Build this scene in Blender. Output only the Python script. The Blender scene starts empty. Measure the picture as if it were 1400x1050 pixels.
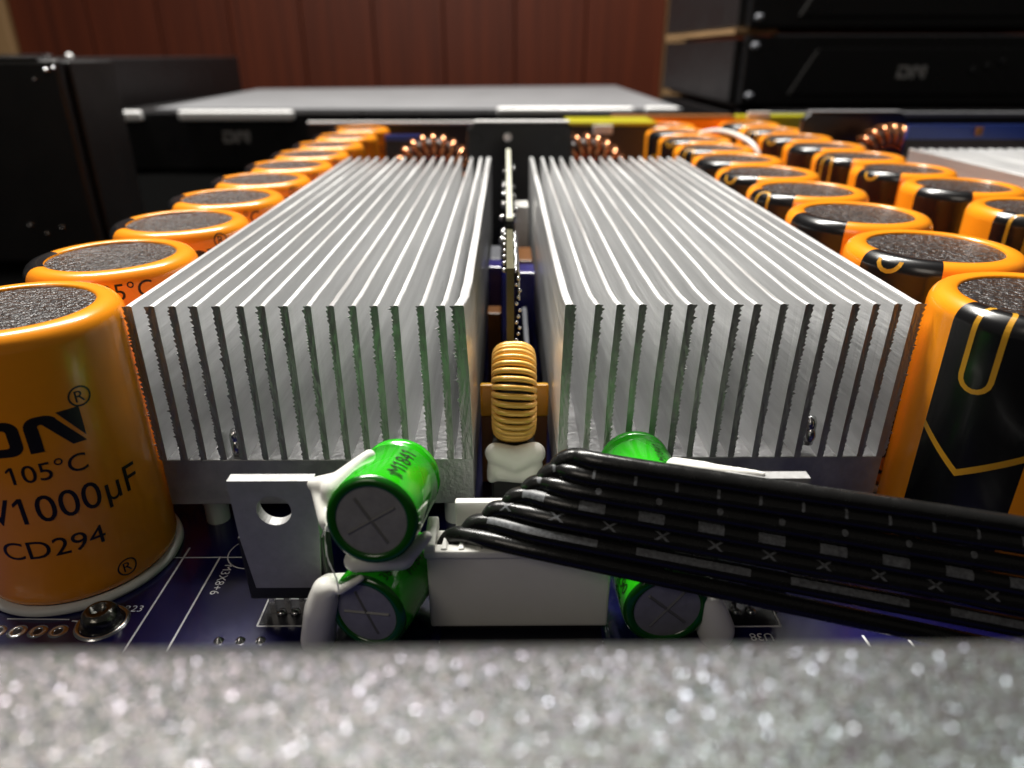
import bpy, bmesh, math, random
from mathutils import Vector, Matrix, noise
S = 0.001                      # everything below is written in millimetres; circuit board top = z 0
random.seed(11)
sc = bpy.context.scene
COL = sc.collection
rad = math.radians

# ------------------------------------------------------------------ camera
cam = bpy.data.cameras.new('camera'); camo = bpy.data.objects.new('camera', cam); COL.objects.link(camo)
camo.location = (0, 0, 82 * S)
camo.rotation_euler = (rad(90 - 24.9), 0, rad(-0.41))
cam.sensor_width = 36; cam.lens = 36 * 975 / 1400
cam.clip_start = 0.002; cam.clip_end = 30
cam.dof.use_dof = True; cam.dof.focus_distance = 0.118; cam.dof.aperture_fstop = 17
sc.camera = camo
# ------------------------------------------------------------------ dim room light
w = bpy.data.worlds.new('World'); sc.world = w; w.use_nodes = True
bg = w.node_tree.nodes['Background']; bg.inputs[0].default_value = (1.0, 0.93, 0.84, 1); bg.inputs[1].default_value = 0.045
def area(name, loc, target, size, energy, color=(1, 1, 1), size_y=None):
    l = bpy.data.lights.new(name, 'AREA'); l.energy = energy; l.color = color; l.size = size
    if size_y: l.shape = 'RECTANGLE'; l.size_y = size_y
    o = bpy.data.objects.new(name, l); COL.objects.link(o); o.location = loc
    o.rotation_euler = (Vector(target) - Vector(loc)).to_track_quat('-Z', 'Y').to_euler()
    return o
area('ceiling_lamp', (-0.22, 0.70, 1.15), (0, 0.16, 0.04), 1.0, 45, (1.0, 0.965, 0.90), 0.14)
area('front_fill', (-0.45, -0.60, 0.75), (0, 0.10, 0.02), 0.4, 1.5, (1.0, 0.9, 0.78))  # unseen fill light, added to brighten the front-facing parts
sc.view_settings.view_transform = 'Standard'; sc.view_settings.look = 'None'
sc.view_settings.exposure = 0.0; sc.view_settings.gamma = 1.0; sc.view_settings.use_curve_mapping = False
sc.cycles.glossy_bounces = 8; sc.cycles.max_bounces = 14; sc.cycles.sample_clamp_indirect = 6
sc.cycles.use_denoising = True

# ------------------------------------------------------------------ materials
def lin(r, g, b):
    f = lambda c: c / 12.92 if c <= 0.04045 else ((c + 0.055) / 1.055) ** 2.4
    return (f(r / 255), f(g / 255), f(b / 255), 1)
MATS = {}
def mat(name, color, rough=0.5, metal=0.0, var=0.0, vscale=60, bump=0.0, bscale=400, stretch=(1, 1, 1), coat=0.0,
        rvar=0.0, trans=0.0, sss=0.0, spec=0.5, scratches=0.0, emit=None, world_co=False):
    m = bpy.data.materials.new(name); m.use_nodes = True
    nt = m.node_tree; N = nt.nodes; L = nt.links; p = N['Principled BSDF']
    p.inputs['Base Color'].default_value = color; p.inputs['Roughness'].default_value = rough
    p.inputs['Metallic'].default_value = metal; p.inputs['Coat Weight'].default_value = coat
    p.inputs['Coat Roughness'].default_value = 0.12
    p.inputs['Transmission Weight'].default_value = trans; p.inputs['Subsurface Weight'].default_value = sss
    p.inputs['Subsurface Radius'].default_value = (0.003, 0.003, 0.003); p.inputs['Subsurface Scale'].default_value = 1.0; p.subsurface_method = 'RANDOM_WALK'
    p.inputs['Specular IOR Level'].default_value = spec
    tc = N.new('ShaderNodeTexCoord'); mp = N.new('ShaderNodeMapping'); mp.inputs['Scale'].default_value = stretch
    L.new(tc.outputs['Object'], mp.inputs[0])
    if var or rvar:
        n = N.new('ShaderNodeTexNoise'); n.inputs['Scale'].default_value = vscale; n.inputs['Detail'].default_value = 5
        n.inputs['Roughness'].default_value = 0.6; L.new(mp.outputs[0], n.inputs[0])
        if var:
            mr = N.new('ShaderNodeMapRange'); mr.inputs[1].default_value = 0.3; mr.inputs[2].default_value = 0.7
            mr.inputs[3].default_value = 1 - var; mr.inputs[4].default_value = 1 + var
            L.new(n.outputs[0], mr.inputs[0])
            mx = N.new('ShaderNodeMix'); mx.data_type = 'RGBA'; mx.blend_type = 'MULTIPLY'; mx.inputs[0].default_value = 1
            mx.inputs[6].default_value = color; L.new(mr.outputs[0], mx.inputs[7]); L.new(mx.outputs[2], p.inputs['Base Color'])
        if rvar:
            mr = N.new('ShaderNodeMapRange'); mr.inputs[1].default_value = 0.3; mr.inputs[2].default_value = 0.7
            mr.inputs[3].default_value = max(0.02, rough - rvar); mr.inputs[4].default_value = rough + rvar
            L.new(n.outputs[0], mr.inputs[0]); L.new(mr.outputs[0], p.inputs['Roughness'])
    if bump:
        n = N.new('ShaderNodeTexNoise'); n.inputs['Scale'].default_value = bscale; n.inputs['Detail'].default_value = 3
        L.new(mp.outputs[0], n.inputs[0])
        b = N.new('ShaderNodeBump'); b.inputs['Strength'].default_value = bump; b.inputs['Distance'].default_value = 0.001
        L.new(n.outputs[0], b.inputs['Height']); L.new(b.outputs[0], p.inputs['Normal'])
    if emit: p.inputs['Emission Color'].default_value = emit[0]; p.inputs['Emission Strength'].default_value = emit[1]
    MATS[name] = m
    return m
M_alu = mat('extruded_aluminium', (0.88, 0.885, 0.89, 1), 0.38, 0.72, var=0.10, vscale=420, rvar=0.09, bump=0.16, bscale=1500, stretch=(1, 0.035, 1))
M_sawn_shaded = mat('shaded_saw_cut_aluminium', (0.40, 0.40, 0.40, 1), 0.5, 0.85, var=0.2, vscale=400, bump=0.5, bscale=1600, stretch=(1, 1, 0.3))  # rough saw cut; its darker grey paints in the shade on the fin fronts
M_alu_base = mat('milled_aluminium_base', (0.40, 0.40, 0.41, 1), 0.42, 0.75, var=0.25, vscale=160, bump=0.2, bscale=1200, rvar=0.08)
M_sleeve = mat('orange_sleeve', lin(250, 152, 26), 0.27, 0, var=0.05, vscale=120, bump=0.025, bscale=160, coat=0.35)
M_stripe = mat('black_print', (0.006, 0.006, 0.007, 1), 0.26, 0, coat=0.3, bump=0.02, bscale=160)
M_ink = mat('black_ink', (0.008, 0.006, 0.005, 1), 0.4)
M_gold = mat('ochre_print', lin(206, 150, 40), 0.3, 0, coat=0.3)
M_disc = mat('dark_dimpled_top', (0.035, 0.035, 0.037, 1), 0.24, 0.15, var=0.5, vscale=900, bump=1.0, bscale=900, rvar=0.1)
M_gasket = mat('white_gasket', (0.62, 0.62, 0.60, 1), 0.5, var=0.06)
M_green = mat('green_sleeve', lin(36, 178, 12), 0.16, 0, var=0.06, vscale=150, bump=0.03, bscale=220, coat=0.7)
M_greenrim = mat('dark_green_rim', lin(14, 84, 12), 0.2, 0, coat=0.5)
M_can = mat('grey_can_end', (0.33, 0.33, 0.34, 1), 0.45, 0.4, var=0.12, vscale=500, bump=0.12, bscale=700)
M_score = mat('scored_groove', (0.2, 0.2, 0.2, 1), 0.4, 0.4)
M_glue = mat('white_silicone', (0.80, 0.79, 0.74, 1), 0.32, 0, sss=0.25, bump=0.05, bscale=300, var=0.05)
M_tab = mat('tinned_tab', (0.40, 0.40, 0.40, 1), 0.45, 0.45, var=0.1, vscale=500, bump=0.1, bscale=900)
M_epoxy = mat('black_epoxy', (0.012, 0.012, 0.012, 1), 0.5, bump=0.1, bscale=1500)
M_solder = mat('solder', (0.55, 0.55, 0.56, 1), 0.22, 1.0, bump=0.1, bscale=500)
M_pcb = mat('blue_solder_mask', lin(13, 13, 66), 0.25, 0, var=0.18, vscale=60, coat=0.3, bump=0.02, bscale=300)
M_pcbdark = mat('dark_solder_mask', (0.006, 0.006, 0.012, 1), 0.3)
M_silk = mat('white_silkscreen', (0.72, 0.72, 0.72, 1), 0.5)
M_nylon = mat('ivory_nylon', (0.84, 0.83, 0.77, 1), 0.38, 0, sss=0.3, bump=0.03, bscale=300, var=0.04)
M_wire = mat('black_wire', (0.010, 0.010, 0.010, 1), 0.25, 0, bump=0.05, bscale=900, rvar=0.08, vscale=400)
M_mark = mat('white_wire_print', (0.11, 0.115, 0.125, 1), 0.4, var=0.55, vscale=1800)
M_enamel = mat('gold_enamel_wire', lin(230, 178, 84), 0.3, 0.2, var=0.08, vscale=200, coat=0.3)
M_copper = mat('copper_wire', lin(196, 128, 84), 0.2, 0.85, coat=0.4)
M_core = mat('ferrite_core', (0.03, 0.022, 0.02, 1), 0.5)
M_yellow = mat('yellow_film', lin(236, 176, 24), 0.3, 0, coat=0.3)
M_yelgreen = mat('yellow_tape', lin(196, 190, 30), 0.3, 0, coat=0.4)
M_black = mat('black_steel', (0.010, 0.010, 0.011, 1), 0.42, 0, bump=0.15, bscale=900, rvar=0.06)
M_blackgloss = mat('black_panel', (0.008, 0.008, 0.009, 1), 0.3, 0, rvar=0.05)
M_lid = mat('grey_steel_lid', (0.27, 0.275, 0.29, 1), 0.5, 0.5, var=0.1, vscale=20, bump=0.1, bscale=500)
M_chrome = mat('bright_edge_reflection', (0.93, 0.93, 0.93, 1), 0.3, 0.15, bump=0.05, bscale=200)
M_logo = mat('grey_logo_print', (0.32, 0.32, 0.32, 1), 0.4)
M_bench = mat('dark_bench', (0.0025, 0.0025, 0.0025, 1), 1.0, spec=0.0)
M_edge = mat('bare_board_edge', (0.52, 0.52, 0.42, 1), 0.6, var=0.12, vscale=300, bump=0.2, bscale=900)
M_olive = mat('olive_board_edge', (0.075, 0.07, 0.028, 1), 0.45, var=0.2, vscale=300)
M_greypart = mat('grey_part', (0.22, 0.23, 0.26, 1), 0.4)
M_brownpart = mat('amber_part', lin(132, 82, 30), 0.35)
M_bluepart = mat('blue_part', lin(44, 44, 130), 0.25, coat=0.4)
M_white = mat('white_plastic', (0.78, 0.77, 0.74, 1), 0.35)
M_tan = mat('tan_wood', lin(150, 118, 80), 0.6, var=0.12, vscale=14, stretch=(1, 1, 0.08))

def wood():
    m = bpy.data.materials.new('red_wood_laminate'); m.use_nodes = True
    nt = m.node_tree; N = nt.nodes; L = nt.links; p = N['Principled BSDF']
    tc = N.new('ShaderNodeTexCoord'); mp = N.new('ShaderNodeMapping'); mp.inputs['Scale'].default_value = (1, 1, 0.02)
    oi = N.new('ShaderNodeObjectInfo'); ad = N.new('ShaderNodeVectorMath'); ad.operation = 'ADD'
    L.new(tc.outputs['Object'], mp.inputs[0]); L.new(mp.outputs[0], ad.inputs[0])
    cb = N.new('ShaderNodeCombineXYZ'); mu = N.new('ShaderNodeMath'); mu.operation = 'MULTIPLY'; mu.inputs[1].default_value = 7
    L.new(oi.outputs['Random'], mu.inputs[0]); L.new(mu.outputs[0], cb.inputs[0]); L.new(cb.outputs[0], ad.inputs[1])
    n = N.new('ShaderNodeTexNoise'); n.inputs['Scale'].default_value = 85; n.inputs['Detail'].default_value = 7; n.inputs['Roughness'].default_value = 0.62
    L.new(ad.outputs[0], n.inputs[0])
    r = N.new('ShaderNodeValToRGB'); e = r.color_ramp.elements
    e[0].position = 0.28; e[0].color = lin(64, 24, 10); e[1].position = 0.66; e[1].color = lin(92, 38, 17)
    q = r.color_ramp.elements.new(0.76); q.color = lin(122, 62, 34)
    L.new(n.outputs[0], r.inputs[0]); L.new(r.outputs[0], p.inputs['Base Color'])
    p.inputs['Roughness'].default_value = 0.45
    return m
M_wood = wood()

def flange_mat():
    """spangled bare steel: tiny facets tilted at random so the lamp glints off them"""
    m = bpy.data.materials.new('spangled_steel'); m.use_nodes = True
    nt = m.node_tree; N = nt.nodes; L = nt.links; p = N['Principled BSDF']
    tc = N.new('ShaderNodeTexCoord')
    v = N.new('ShaderNodeTexVoronoi'); v.inputs['Scale'].default_value = 5300
    L.new(tc.outputs['Object'], v.inputs[0])
    n = N.new('ShaderNodeTexNoise'); n.inputs['Scale'].default_value = 60; n.inputs['Detail'].default_value = 8; n.inputs['Roughness'].default_value = 0.65
    L.new(tc.outputs['Object'], n.inputs[0])
    hs = N.new('ShaderNodeMix'); hs.data_type = 'RGBA'; hs.inputs[0].default_value = 0.04
    hs.inputs[6].default_value = (0.098, 0.100, 0.101, 1); L.new(v.outputs['Color'], hs.inputs[7])
    mr = N.new('ShaderNodeMapRange'); mr.inputs[1].default_value = 0.35; mr.inputs[2].default_value = 0.65; mr.inputs[3].default_value = 0.85; mr.inputs[4].default_value = 1.12
    L.new(n.outputs[0], mr.inputs[0])
    mx = N.new('ShaderNodeMix'); mx.data_type = 'RGBA'; mx.blend_type = 'MULTIPLY'; mx.inputs[0].default_value = 1
    L.new(hs.outputs[2], mx.inputs[6]); L.new(mr.outputs[0], mx.inputs[7]); L.new(mx.outputs[2], p.inputs['Base Color'])
    p.inputs['Metallic'].default_value = 0.7
    sp = N.new('ShaderNodeSeparateColor'); L.new(v.outputs['Color'], sp.inputs[0])
    gt = N.new('ShaderNodeMath'); gt.operation = 'GREATER_THAN'; gt.inputs[1].default_value = 0.80; L.new(sp.outputs[2], gt.inputs[0])
    ro = N.new('ShaderNodeMapRange'); ro.inputs[3].default_value = 0.46; ro.inputs[4].default_value = 0.22
    L.new(gt.outputs[0], ro.inputs[0]); L.new(ro.outputs[0], p.inputs['Roughness'])
    sub = N.new('ShaderNodeVectorMath'); sub.operation = 'SUBTRACT'; sub.inputs[1].default_value = (0.5, 0.5, 0.5)
    L.new(v.outputs['Color'], sub.inputs[0])
    am = N.new('ShaderNodeMapRange'); am.inputs[3].default_value = 0.5; am.inputs[4].default_value = 1.0; L.new(gt.outputs[0], am.inputs[0])
    scl = N.new('ShaderNodeVectorMath'); scl.operation = 'SCALE'; L.new(am.outputs[0], scl.inputs[3])
    L.new(sub.outputs[0], scl.inputs[0])
    flat = N.new('ShaderNodeVectorMath'); flat.operation = 'MULTIPLY'; flat.inputs[1].default_value = (1, 1, 0); L.new(scl.outputs[0], flat.inputs[0])
    g = N.new('ShaderNodeNewGeometry'); ad = N.new('ShaderNodeVectorMath'); ad.operation = 'ADD'
    L.new(g.outputs['Normal'], ad.inputs[0]); L.new(flat.outputs[0], ad.inputs[1])
    no = N.new('ShaderNodeVectorMath'); no.operation = 'NORMALIZE'; L.new(ad.outputs[0], no.inputs[0])
    L.new(no.outputs[0], p.inputs['Normal'])
    return m
M_flange = flange_mat()

# ------------------------------------------------------------------ mesh helpers
class MB:
    def __init__(s): s.v = []; s.f = []; s.sm = []
    def add(s, vs, fs, smooth=False):
        b = len(s.v); s.v += [tuple(v) for v in vs]
        for f in fs: s.f.append([i + b for i in f]); s.sm.append(smooth)
        return s
    def box(s, x0, x1, y0, y1, z0, z1):
        vs = [(x, y, z) for z in (z0, z1) for y in (y0, y1) for x in (x0, x1)]
        return s.add(vs, [(0, 2, 3, 1), (4, 5, 7, 6), (0, 1, 5, 4), (1, 3, 7, 5), (3, 2, 6, 7), (2, 0, 4, 6)])
    def prism(s, poly, z0, z1, mtx=None):
        n = len(poly); mtx = mtx or Matrix()
        vs = [mtx @ Vector((x, y, z0)) for x, y in poly] + [mtx @ Vector((x, y, z1)) for x, y in poly]
        fs = [tuple(range(n - 1, -1, -1)), tuple(range(n, 2 * n))] + [(i, (i + 1) % n, n + (i + 1) % n, n + i) for i in range(n)]
        return s.add(vs, fs)
    def lathe(s, prof, n=48, mtx=None, a0=0.0, a1=2 * math.pi, smooth=True, cap0=False, cap1=False):
        mtx = mtx or Matrix(); full = abs(a1 - a0 - 2 * math.pi) < 1e-6; m = n if full else n + 1
        vs = []
        for r, z in prof:
            for k in range(m):
                a = a0 + (a1 - a0) * k / n; vs.append(mtx @ Vector((r * math.cos(a), r * math.sin(a), z)))
        fs = []
        for i in range(len(prof) - 1):
            for k in range(n):
                k2 = (k + 1) % m if full else k + 1
                fs.append((i * m + k, i * m + k2, (i + 1) * m + k2, (i + 1) * m + k))
        s.add(vs, fs, smooth)
        if cap0: s.add(vs[:m], [tuple(range(m - 1, -1, -1))])
        if cap1: s.add(vs[-m:], [tuple(range(m))])
        return s
    def tube(s, pts, r, n=12, closed=False, caps=True):
        P = [Vector(p) for p in pts]; fr = frames(P, closed); vs = []
        for i, (t, a, b) in enumerate(fr):
            ri = r[i] if isinstance(r, (list, tuple)) else r
            for k in range(n):
                an = 2 * math.pi * k / n; vs.append(P[i] + ri * (math.cos(an) * a + math.sin(an) * b))
        m = len(P); fs = []
        for i in range(m if closed else m - 1):
            j = (i + 1) % m
            for k in range(n): fs.append((i * n + k, i * n + (k + 1) % n, j * n + (k + 1) % n, j * n + k))
        s.add(vs, fs, True)
        if caps and not closed: s.add(vs[:n], [tuple(range(n - 1, -1, -1))]); s.add(vs[-n:], [tuple(range(n))])
        return s
    def ball(s, c, r, nu=12, nv=8, sz=1.0):
        prof = [(r * math.sin(math.pi * i / nv), -r * sz * math.cos(math.pi * i / nv)) for i in range(nv + 1)]
        prof[0] = (r * 0.02, prof[0][1]); prof[-1] = (r * 0.02, prof[-1][1])
        return s.lathe(prof, nu, Matrix.Translation(c), cap0=True, cap1=True)
    def mesh(s, name):
        me = bpy.data.meshes.new(name); me.from_pydata([(x * S, y * S, z * S) for x, y, z in s.v], [], s.f)
        me.polygons.foreach_set('use_smooth', s.sm); me.update()
        return me
    def build(s, name, m, parent=None, bevel=0, seg=2, org=None):
        if org: s.v = [(x - org[0], y - org[1], z - org[2]) for x, y, z in s.v]
        elif parent is not None and parent.get('_o') is not None:
            o_ = parent['_o']; s.v = [(x - o_[0], y - o_[1], z - o_[2]) for x, y, z in s.v]
        o = bpy.data.objects.new(name, s.mesh(name)); COL.objects.link(o); o.data.materials.append(m)
        if parent is not None:
            o.parent = parent
            if parent.get('_o') is not None: o['_o'] = parent['_o']
        if bevel:
            b = o.modifiers.new('bevel', 'BEVEL'); b.width = bevel * S; b.segments = seg; b.limit_method = 'ANGLE'; b.harden_normals = False
        return o
def frames(P, closed=False):
    n = len(P); T = []
    for i in range(n):
        a = P[(i - 1) % n] if (closed or i > 0) else P[i]; b = P[(i + 1) % n] if (closed or i < n - 1) else P[i]
        T.append((b - a).normalized())
    u = Vector((0, 0, 1)) if abs(T[0].z) < 0.9 else Vector((0, -1, 0)); out = []
    for t in T:
        u = (u - t * u.dot(t)).normalized(); out.append((t, u.copy(), t.cross(u)))
    return out
def spline(C, k=10):
    C = [Vector(c) for c in C]; C = [2 * C[0] - C[1]] + C + [2 * C[-1] - C[-2]]; out = []
    for i in range(1, len(C) - 2):
        p0, p1, p2, p3 = C[i - 1:i + 3]
        for j in range(k):
            t = j / k
            out.append(0.5 * ((2 * p1) + (p2 - p0) * t + (2 * p0 - 5 * p1 + 4 * p2 - p3) * t * t + (3 * p1 - p0 - 3 * p2 + p3) * t ** 3))
    out.append(C[-2]); return out
def tag(o, label=None, cat=None, group=None, kind=None):
    if label: o['label'] = label
    if cat: o['category'] = cat
    if group: o['group'] = group
    if kind: o['kind'] = kind
    return o
def thing(name, loc, label=None, cat=None, group=None):
    o = bpy.data.objects.new(name, None); COL.objects.link(o); o.location = [c * S for c in loc]; o.empty_display_size = 0.005
    o['_o'] = list(loc)
    return tag(o, label, cat, group)
def thing_local(name, loc, rz=0.0, label=None, cat=None, group=None):
    o = bpy.data.objects.new(name, None); COL.objects.link(o); o.location = [c * S for c in loc]; o.rotation_euler.z = rz
    o.empty_display_size = 0.005
    return tag(o, label, cat, group)
def copy_tree(o, parent=None):
    c = o.copy(); COL.objects.link(c); c.parent = parent
    for ch in list(o.children): copy_tree(ch, c)
    return c
def text_flat(body, size, cut=0):
    """flat glyph mesh (verts, faces) centred on x, baseline at y=0, cap height = size"""
    cu = bpy.data.curves.new('t', 'FONT'); cu.body = body; cu.size = 1; cu.resolution_u = 4; cu.align_x = 'LEFT'
    ob = bpy.data.objects.new('t', cu); COL.objects.link(ob); dg = bpy.context.evaluated_depsgraph_get()
    me = bpy.data.meshes.new_from_object(ob.evaluated_get(dg)); COL.objects.unlink(ob)
    bm = bmesh.new(); bm.from_mesh(me); bpy.data.meshes.remove(me); bpy.data.objects.remove(ob)
    if '1' in body:            # give each figure one its flag
        def width(t):
            c2 = bpy.data.curves.new('t', 'FONT'); c2.body = t; c2.size = 1; o2 = bpy.data.objects.new('t', c2); COL.objects.link(o2)
            m2 = bpy.data.meshes.new_from_object(o2.evaluated_get(bpy.context.evaluated_depsgraph_get())); x_ = [v.co.x for v in m2.vertices]
            bpy.data.meshes.remove(m2); COL.objects.unlink(o2); bpy.data.objects.remove(o2); return min(x_), max(x_)
        a1, b1 = width('1'); sw = b1 - a1
        for i, c_ in enumerate(body):
            if c_ != '1' or sw > 0.2: continue
            xr = width(body[:i + 1])[1]; xl = xr - sw + .012
            bm.faces.new([bm.verts.new(q) for q in ((xl, .69, 0), (xl - .15, .56, 0), (xl - .15, .47, 0), (xl, .58, 0))])
    k = size / 0.69; xs = [v.co.x for v in bm.verts]; x0, x1 = min(xs), max(xs)
    for v in bm.verts: v.co = Vector(((v.co.x - (x0 + x1) / 2) * k, v.co.y * k, 0))
    if cut:
        w_ = (x1 - x0) * k; m = int(w_ / cut) + 1
        for i in range(1, m + 1):
            bmesh.ops.bisect_plane(bm, geom=bm.verts[:] + bm.edges[:] + bm.faces[:], plane_co=(-w_ / 2 + i * w_ / (m + 1), 0, 0), plane_no=(1, 0, 0))
    if cut:
        m = int(size / cut) + 1
        for i in range(1, m + 1):
            bmesh.ops.bisect_plane(bm, geom=bm.verts[:] + bm.edges[:] + bm.faces[:], plane_co=(0, i * size / (m + 1), 0), plane_no=(0, 1, 0))
    bm.verts.index_update()
    vs = [v.co.copy() for v in bm.verts]; fs = [[v.index for v in f.verts] for f in bm.faces]; bm.free()
    return vs, fs
def poly_cut(poly, cut):
    bm = bmesh.new(); f = bm.faces.new([bm.verts.new((x, y, 0)) for x, y in poly])
    f.normal_update(); bmesh.ops.triangulate(bm, faces=[f])
    for ax in (0, 1):
        cs = [p[ax] for p in poly]; a, b = min(cs), max(cs); m = int((b - a) / cut)
        no = (1, 0, 0) if ax == 0 else (0, 1, 0)
        for i in range(1, m + 1):
            t = a + (b - a) * i / (m + 1)
            bmesh.ops.bisect_plane(bm, geom=bm.verts[:] + bm.edges[:] + bm.faces[:], plane_co=(t, t, 0), plane_no=no)
    bm.verts.index_update()
    vs = [v.co.copy() for v in bm.verts]; fs = [[v.index for v in f.verts] for f in bm.faces]; bm.free()
    return vs, fs

# the maker's mark: a D with a slit and an N whose upper right is a separate wedge; unit height 1
def logo_polys():
    arc = lambda cx, cy, r, a0, a1, n=8: [(cx + r * math.cos(rad(a0 + (a1 - a0) * i / n)), cy + r * math.sin(rad(a0 + (a1 - a0) * i / n))) for i in range(n + 1)]
    D = [(0, 0), (0.72, 0)] + arc(0.72, 0.28, 0.28, -90, 0) + arc(0.72, 0.72, 0.28, 0, 90) + [(0, 1), (0.05, 0.76), (0.66, 0.76)] + \
        arc(0.66, 0.68, 0.08, 90, 0) + arc(0.66, 0.32, 0.08, 0, -90) + [(0.30, 0.24), (0.30, 0.60), (0.0, 0.60)]
    Na = [(1.10, 0), (1.38, 0), (1.38, 0.66)] + arc(1.44, 0.70, 0.07, 180, 60, 4) + [(1.98, 0), (2.28, 0), (1.78, 0.82)] + arc(1.50, 0.66, 0.34, 40, 90, 5) + arc(1.38, 0.72, 0.28, 90, 180, 5)
    Nb = [(1.80, 1.0), (2.30, 1.0), (2.30, 0.14)]
    return [D, Na, Nb]

# ================================================================== SETTING
tag(MB().box(-1400, 1400, -250, 1560, -42, -12).build('bench', M_bench), kind='structure', label='dark bench top under the amplifiers', cat='bench')
wall = tag(MB().box(-1700, 1900, 1520, 1560, -12, 900).build('wall', M_wood), kind='structure', label='dark red wood panelled wall behind the amplifiers', cat='wall')
seams = [-925, -782, -652, -519, -385, -250, -118, 16, 150, 300]
for a, b in zip(seams[:-1], seams[1:]):
    MB().box(a + 1.2, b - 1.2, 1503, 1519.5, -12, 700).build('plank', M_wood, wall, bevel=1.2)
post = tag(MB().box(-1010, -928, 1490, 1519, -12, 700).build('door_casing', M_tan), 'pale tan wood casing at the end of the red panelled wall', 'casing')
post.modifiers.new('bevel', 'BEVEL').width = 0.003
post = tag(MB().box(301, 335, 1480, 1519, -12, 700).build('door_casing', M_tan), 'narrow tan wood casing behind the stacked black amplifiers', 'casing')

# own chassis: floor pan, rear wall, spangled front flange
ch = thing('amplifier_chassis', (50, 220, -12), 'open silver amplifier chassis with spangled steel front flange and thin rear wall', 'chassis')
MB().box(-135, 300, 20, 436, -11.9, -10.2).build('floor_pan', M_black, ch)
fl = MB(); nx, prof = 60, [(38.4, 41.6), (38.6, 43.0), (38.2, 43.8), (37.2, 44.05), (30, 44.0), (20, 44.0), (12, 44.0), (11.2, 43.6), (11.0, 42.6), (11.0, -11)]
vs = []; fs = []
for i in range(nx + 1):
    x = -150 + 460 * i / nx
    for y, z in prof: vs.append((x, y - 1.5 + 0.12 * math.sin(x * 0.05), z - 0.002 * x))
m_ = len(prof)
for i in range(nx):
    for k in range(m_ - 1): fs.append((i * m_ + k, (i + 1) * m_ + k, (i + 1) * m_ + k + 1, i * m_ + k + 1))
fl.add(vs, fs, True)
o = fl.build('front_flange', M_flange, ch)
so = o.modifiers.new('solid', 'SOLIDIFY'); so.thickness = 0.0011; so.offset = -1
o['label'] = 'spangled bare steel front flange'
MB().box(-113, 300, 430, 431.4, -10, 45.2).build('rear_wall', M_black, ch)
MB().box(-113, -18, 429, 432.2, 45.4, 46.8).build('rear_wall_edge', M_chrome, ch, bevel=0.4)
MB().box(146, 300, 429, 432.4, 49.2, 51.6).build('rear_wall_edge', M_lid, ch, bevel=0.4)
MB().box(146, 300, 430, 431.4, 45.4, 49.1).build('rear_wall', M_black, ch)
# ================================================================== CIRCUIT BOARD
pcb = thing('circuit_board', (40, 200, -9), 'deep blue circuit board with white silkscreen lines under the capacitors', 'circuit board')
MB().box(-118, 290, 45, 420, -1.6, 0).build('board', M_pcb, pcb)
for x, y in ((-110, 55), (-110, 400), (280, 400), (280, 55)):
    MB().lathe([(3, -10.1), (3, -1.65)], 16, Matrix.Translation((x, y, 0)), cap0=True, cap1=True).build('standoff', M_chrome, pcb)
def silk_line(pts, wd=0.32):
    mb = MB()
    for a, b in zip(pts[:-1], pts[1:]):
        a = Vector(a); b = Vector(b); d = (b - a).normalized(); n = Vector((-d.y, d.x)) * wd / 2
        mb.prism([a - n, b - n, b + n, a + n], 0.004, 0.03)
    return mb.build('silkscreen_line', M_silk, pcb)
silk_line([(-58.1, 62), (-58.1, 106)]); silk_line([(-51.6, 62), (-51.6, 103.4)]); silk_line([(-60, 103.2), (-44.5, 103.2)], 0.2)
silk_line([(55.6, 74), (55.0, 83.6)], 0.4); silk_line([(62.6, 74), (61.7, 82.6)], 0.4)
silk_line([(-66.8, 84.2), (-66.8, 87.2), (-69.4, 87.6)], 0.3)
silk_line([(-80, 88.1), (-70, 87.9)], 0.2)
def silk_text(body, size, x, y, rot):
    vs, fs = text_flat(body, size); mt = Matrix.Translation((x, y, 0.02)) @ Matrix.Rotation(rad(rot), 4, 'Z')
    return MB().add([mt @ v for v in vs], fs).build('silkscreen_text', M_silk, pcb)
silk_text('M3X8+6', 1.5, -49.9, 97.3, -90)
silk_text('R23', 1.4, -60.9, 89.6, 0)
silk_text('U38', 1.5, 39.2, 84.1, 180)
def pad_outline(x0, x1, y0, y1):
    MB().box(x0 + .3, x1 - .3, y0 + .3, y1 - .3, 0.004, 0.03).build('bare_patch', M_pcbdark, pcb)
    silk_line([(x0, y0), (x1, y0), (x1, y1), (x0, y1), (x0, y0)], 0.28)
pad_outline(-39.6, -27.5, 86.2, 92.4); pad_outline(30.5, 43.0, 85.6, 92.6)
MB().box(-10.5, 14.5, 73, 95.5, 0.004, 0.035).build('bare_patch', M_pcbdark, pcb)
silk_line([(-10.6, 82.6), (14.6, 82.6)], 0.25); silk_line([(-3.0, 74), (-3.0, 84)], 0.2); silk_line([(7.0, 74), (7.0, 84)], 0.2)
for x in (-83.1, -79.9, -76.7, -73.5, -70.3):          # tinned holes
    MB().lathe([(0.62, 0.02), (0.75, 0.16), (1.15, 0.2), (1.45, 0.03)], 18, Matrix.Translation((x, 85.3, 0))).build('tinned_ring', M_solder, pcb)
    MB().lathe([(0.05, 0.012), (0.63, 0.014)], 14, Matrix.Translation((x, 85.3, 0)), cap0=True).build('drill_hole', M_pcbdark, pcb)
for x in (-44.5, -41.2, -38.1):
    MB().lathe([(0.05, 0.75), (0.35, 0.55), (0.6, 0.25), (0.8, 0.02)], 12, Matrix.Translation((x, 83.2, 0))).build('solder_point', M_solder, pcb)
for x in (-36.4, -34.2, -31.9):
    MB().ball((x, 89.0, 0.25), 0.85, sz=0.7).build('solder_point', M_solder, pcb)
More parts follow.
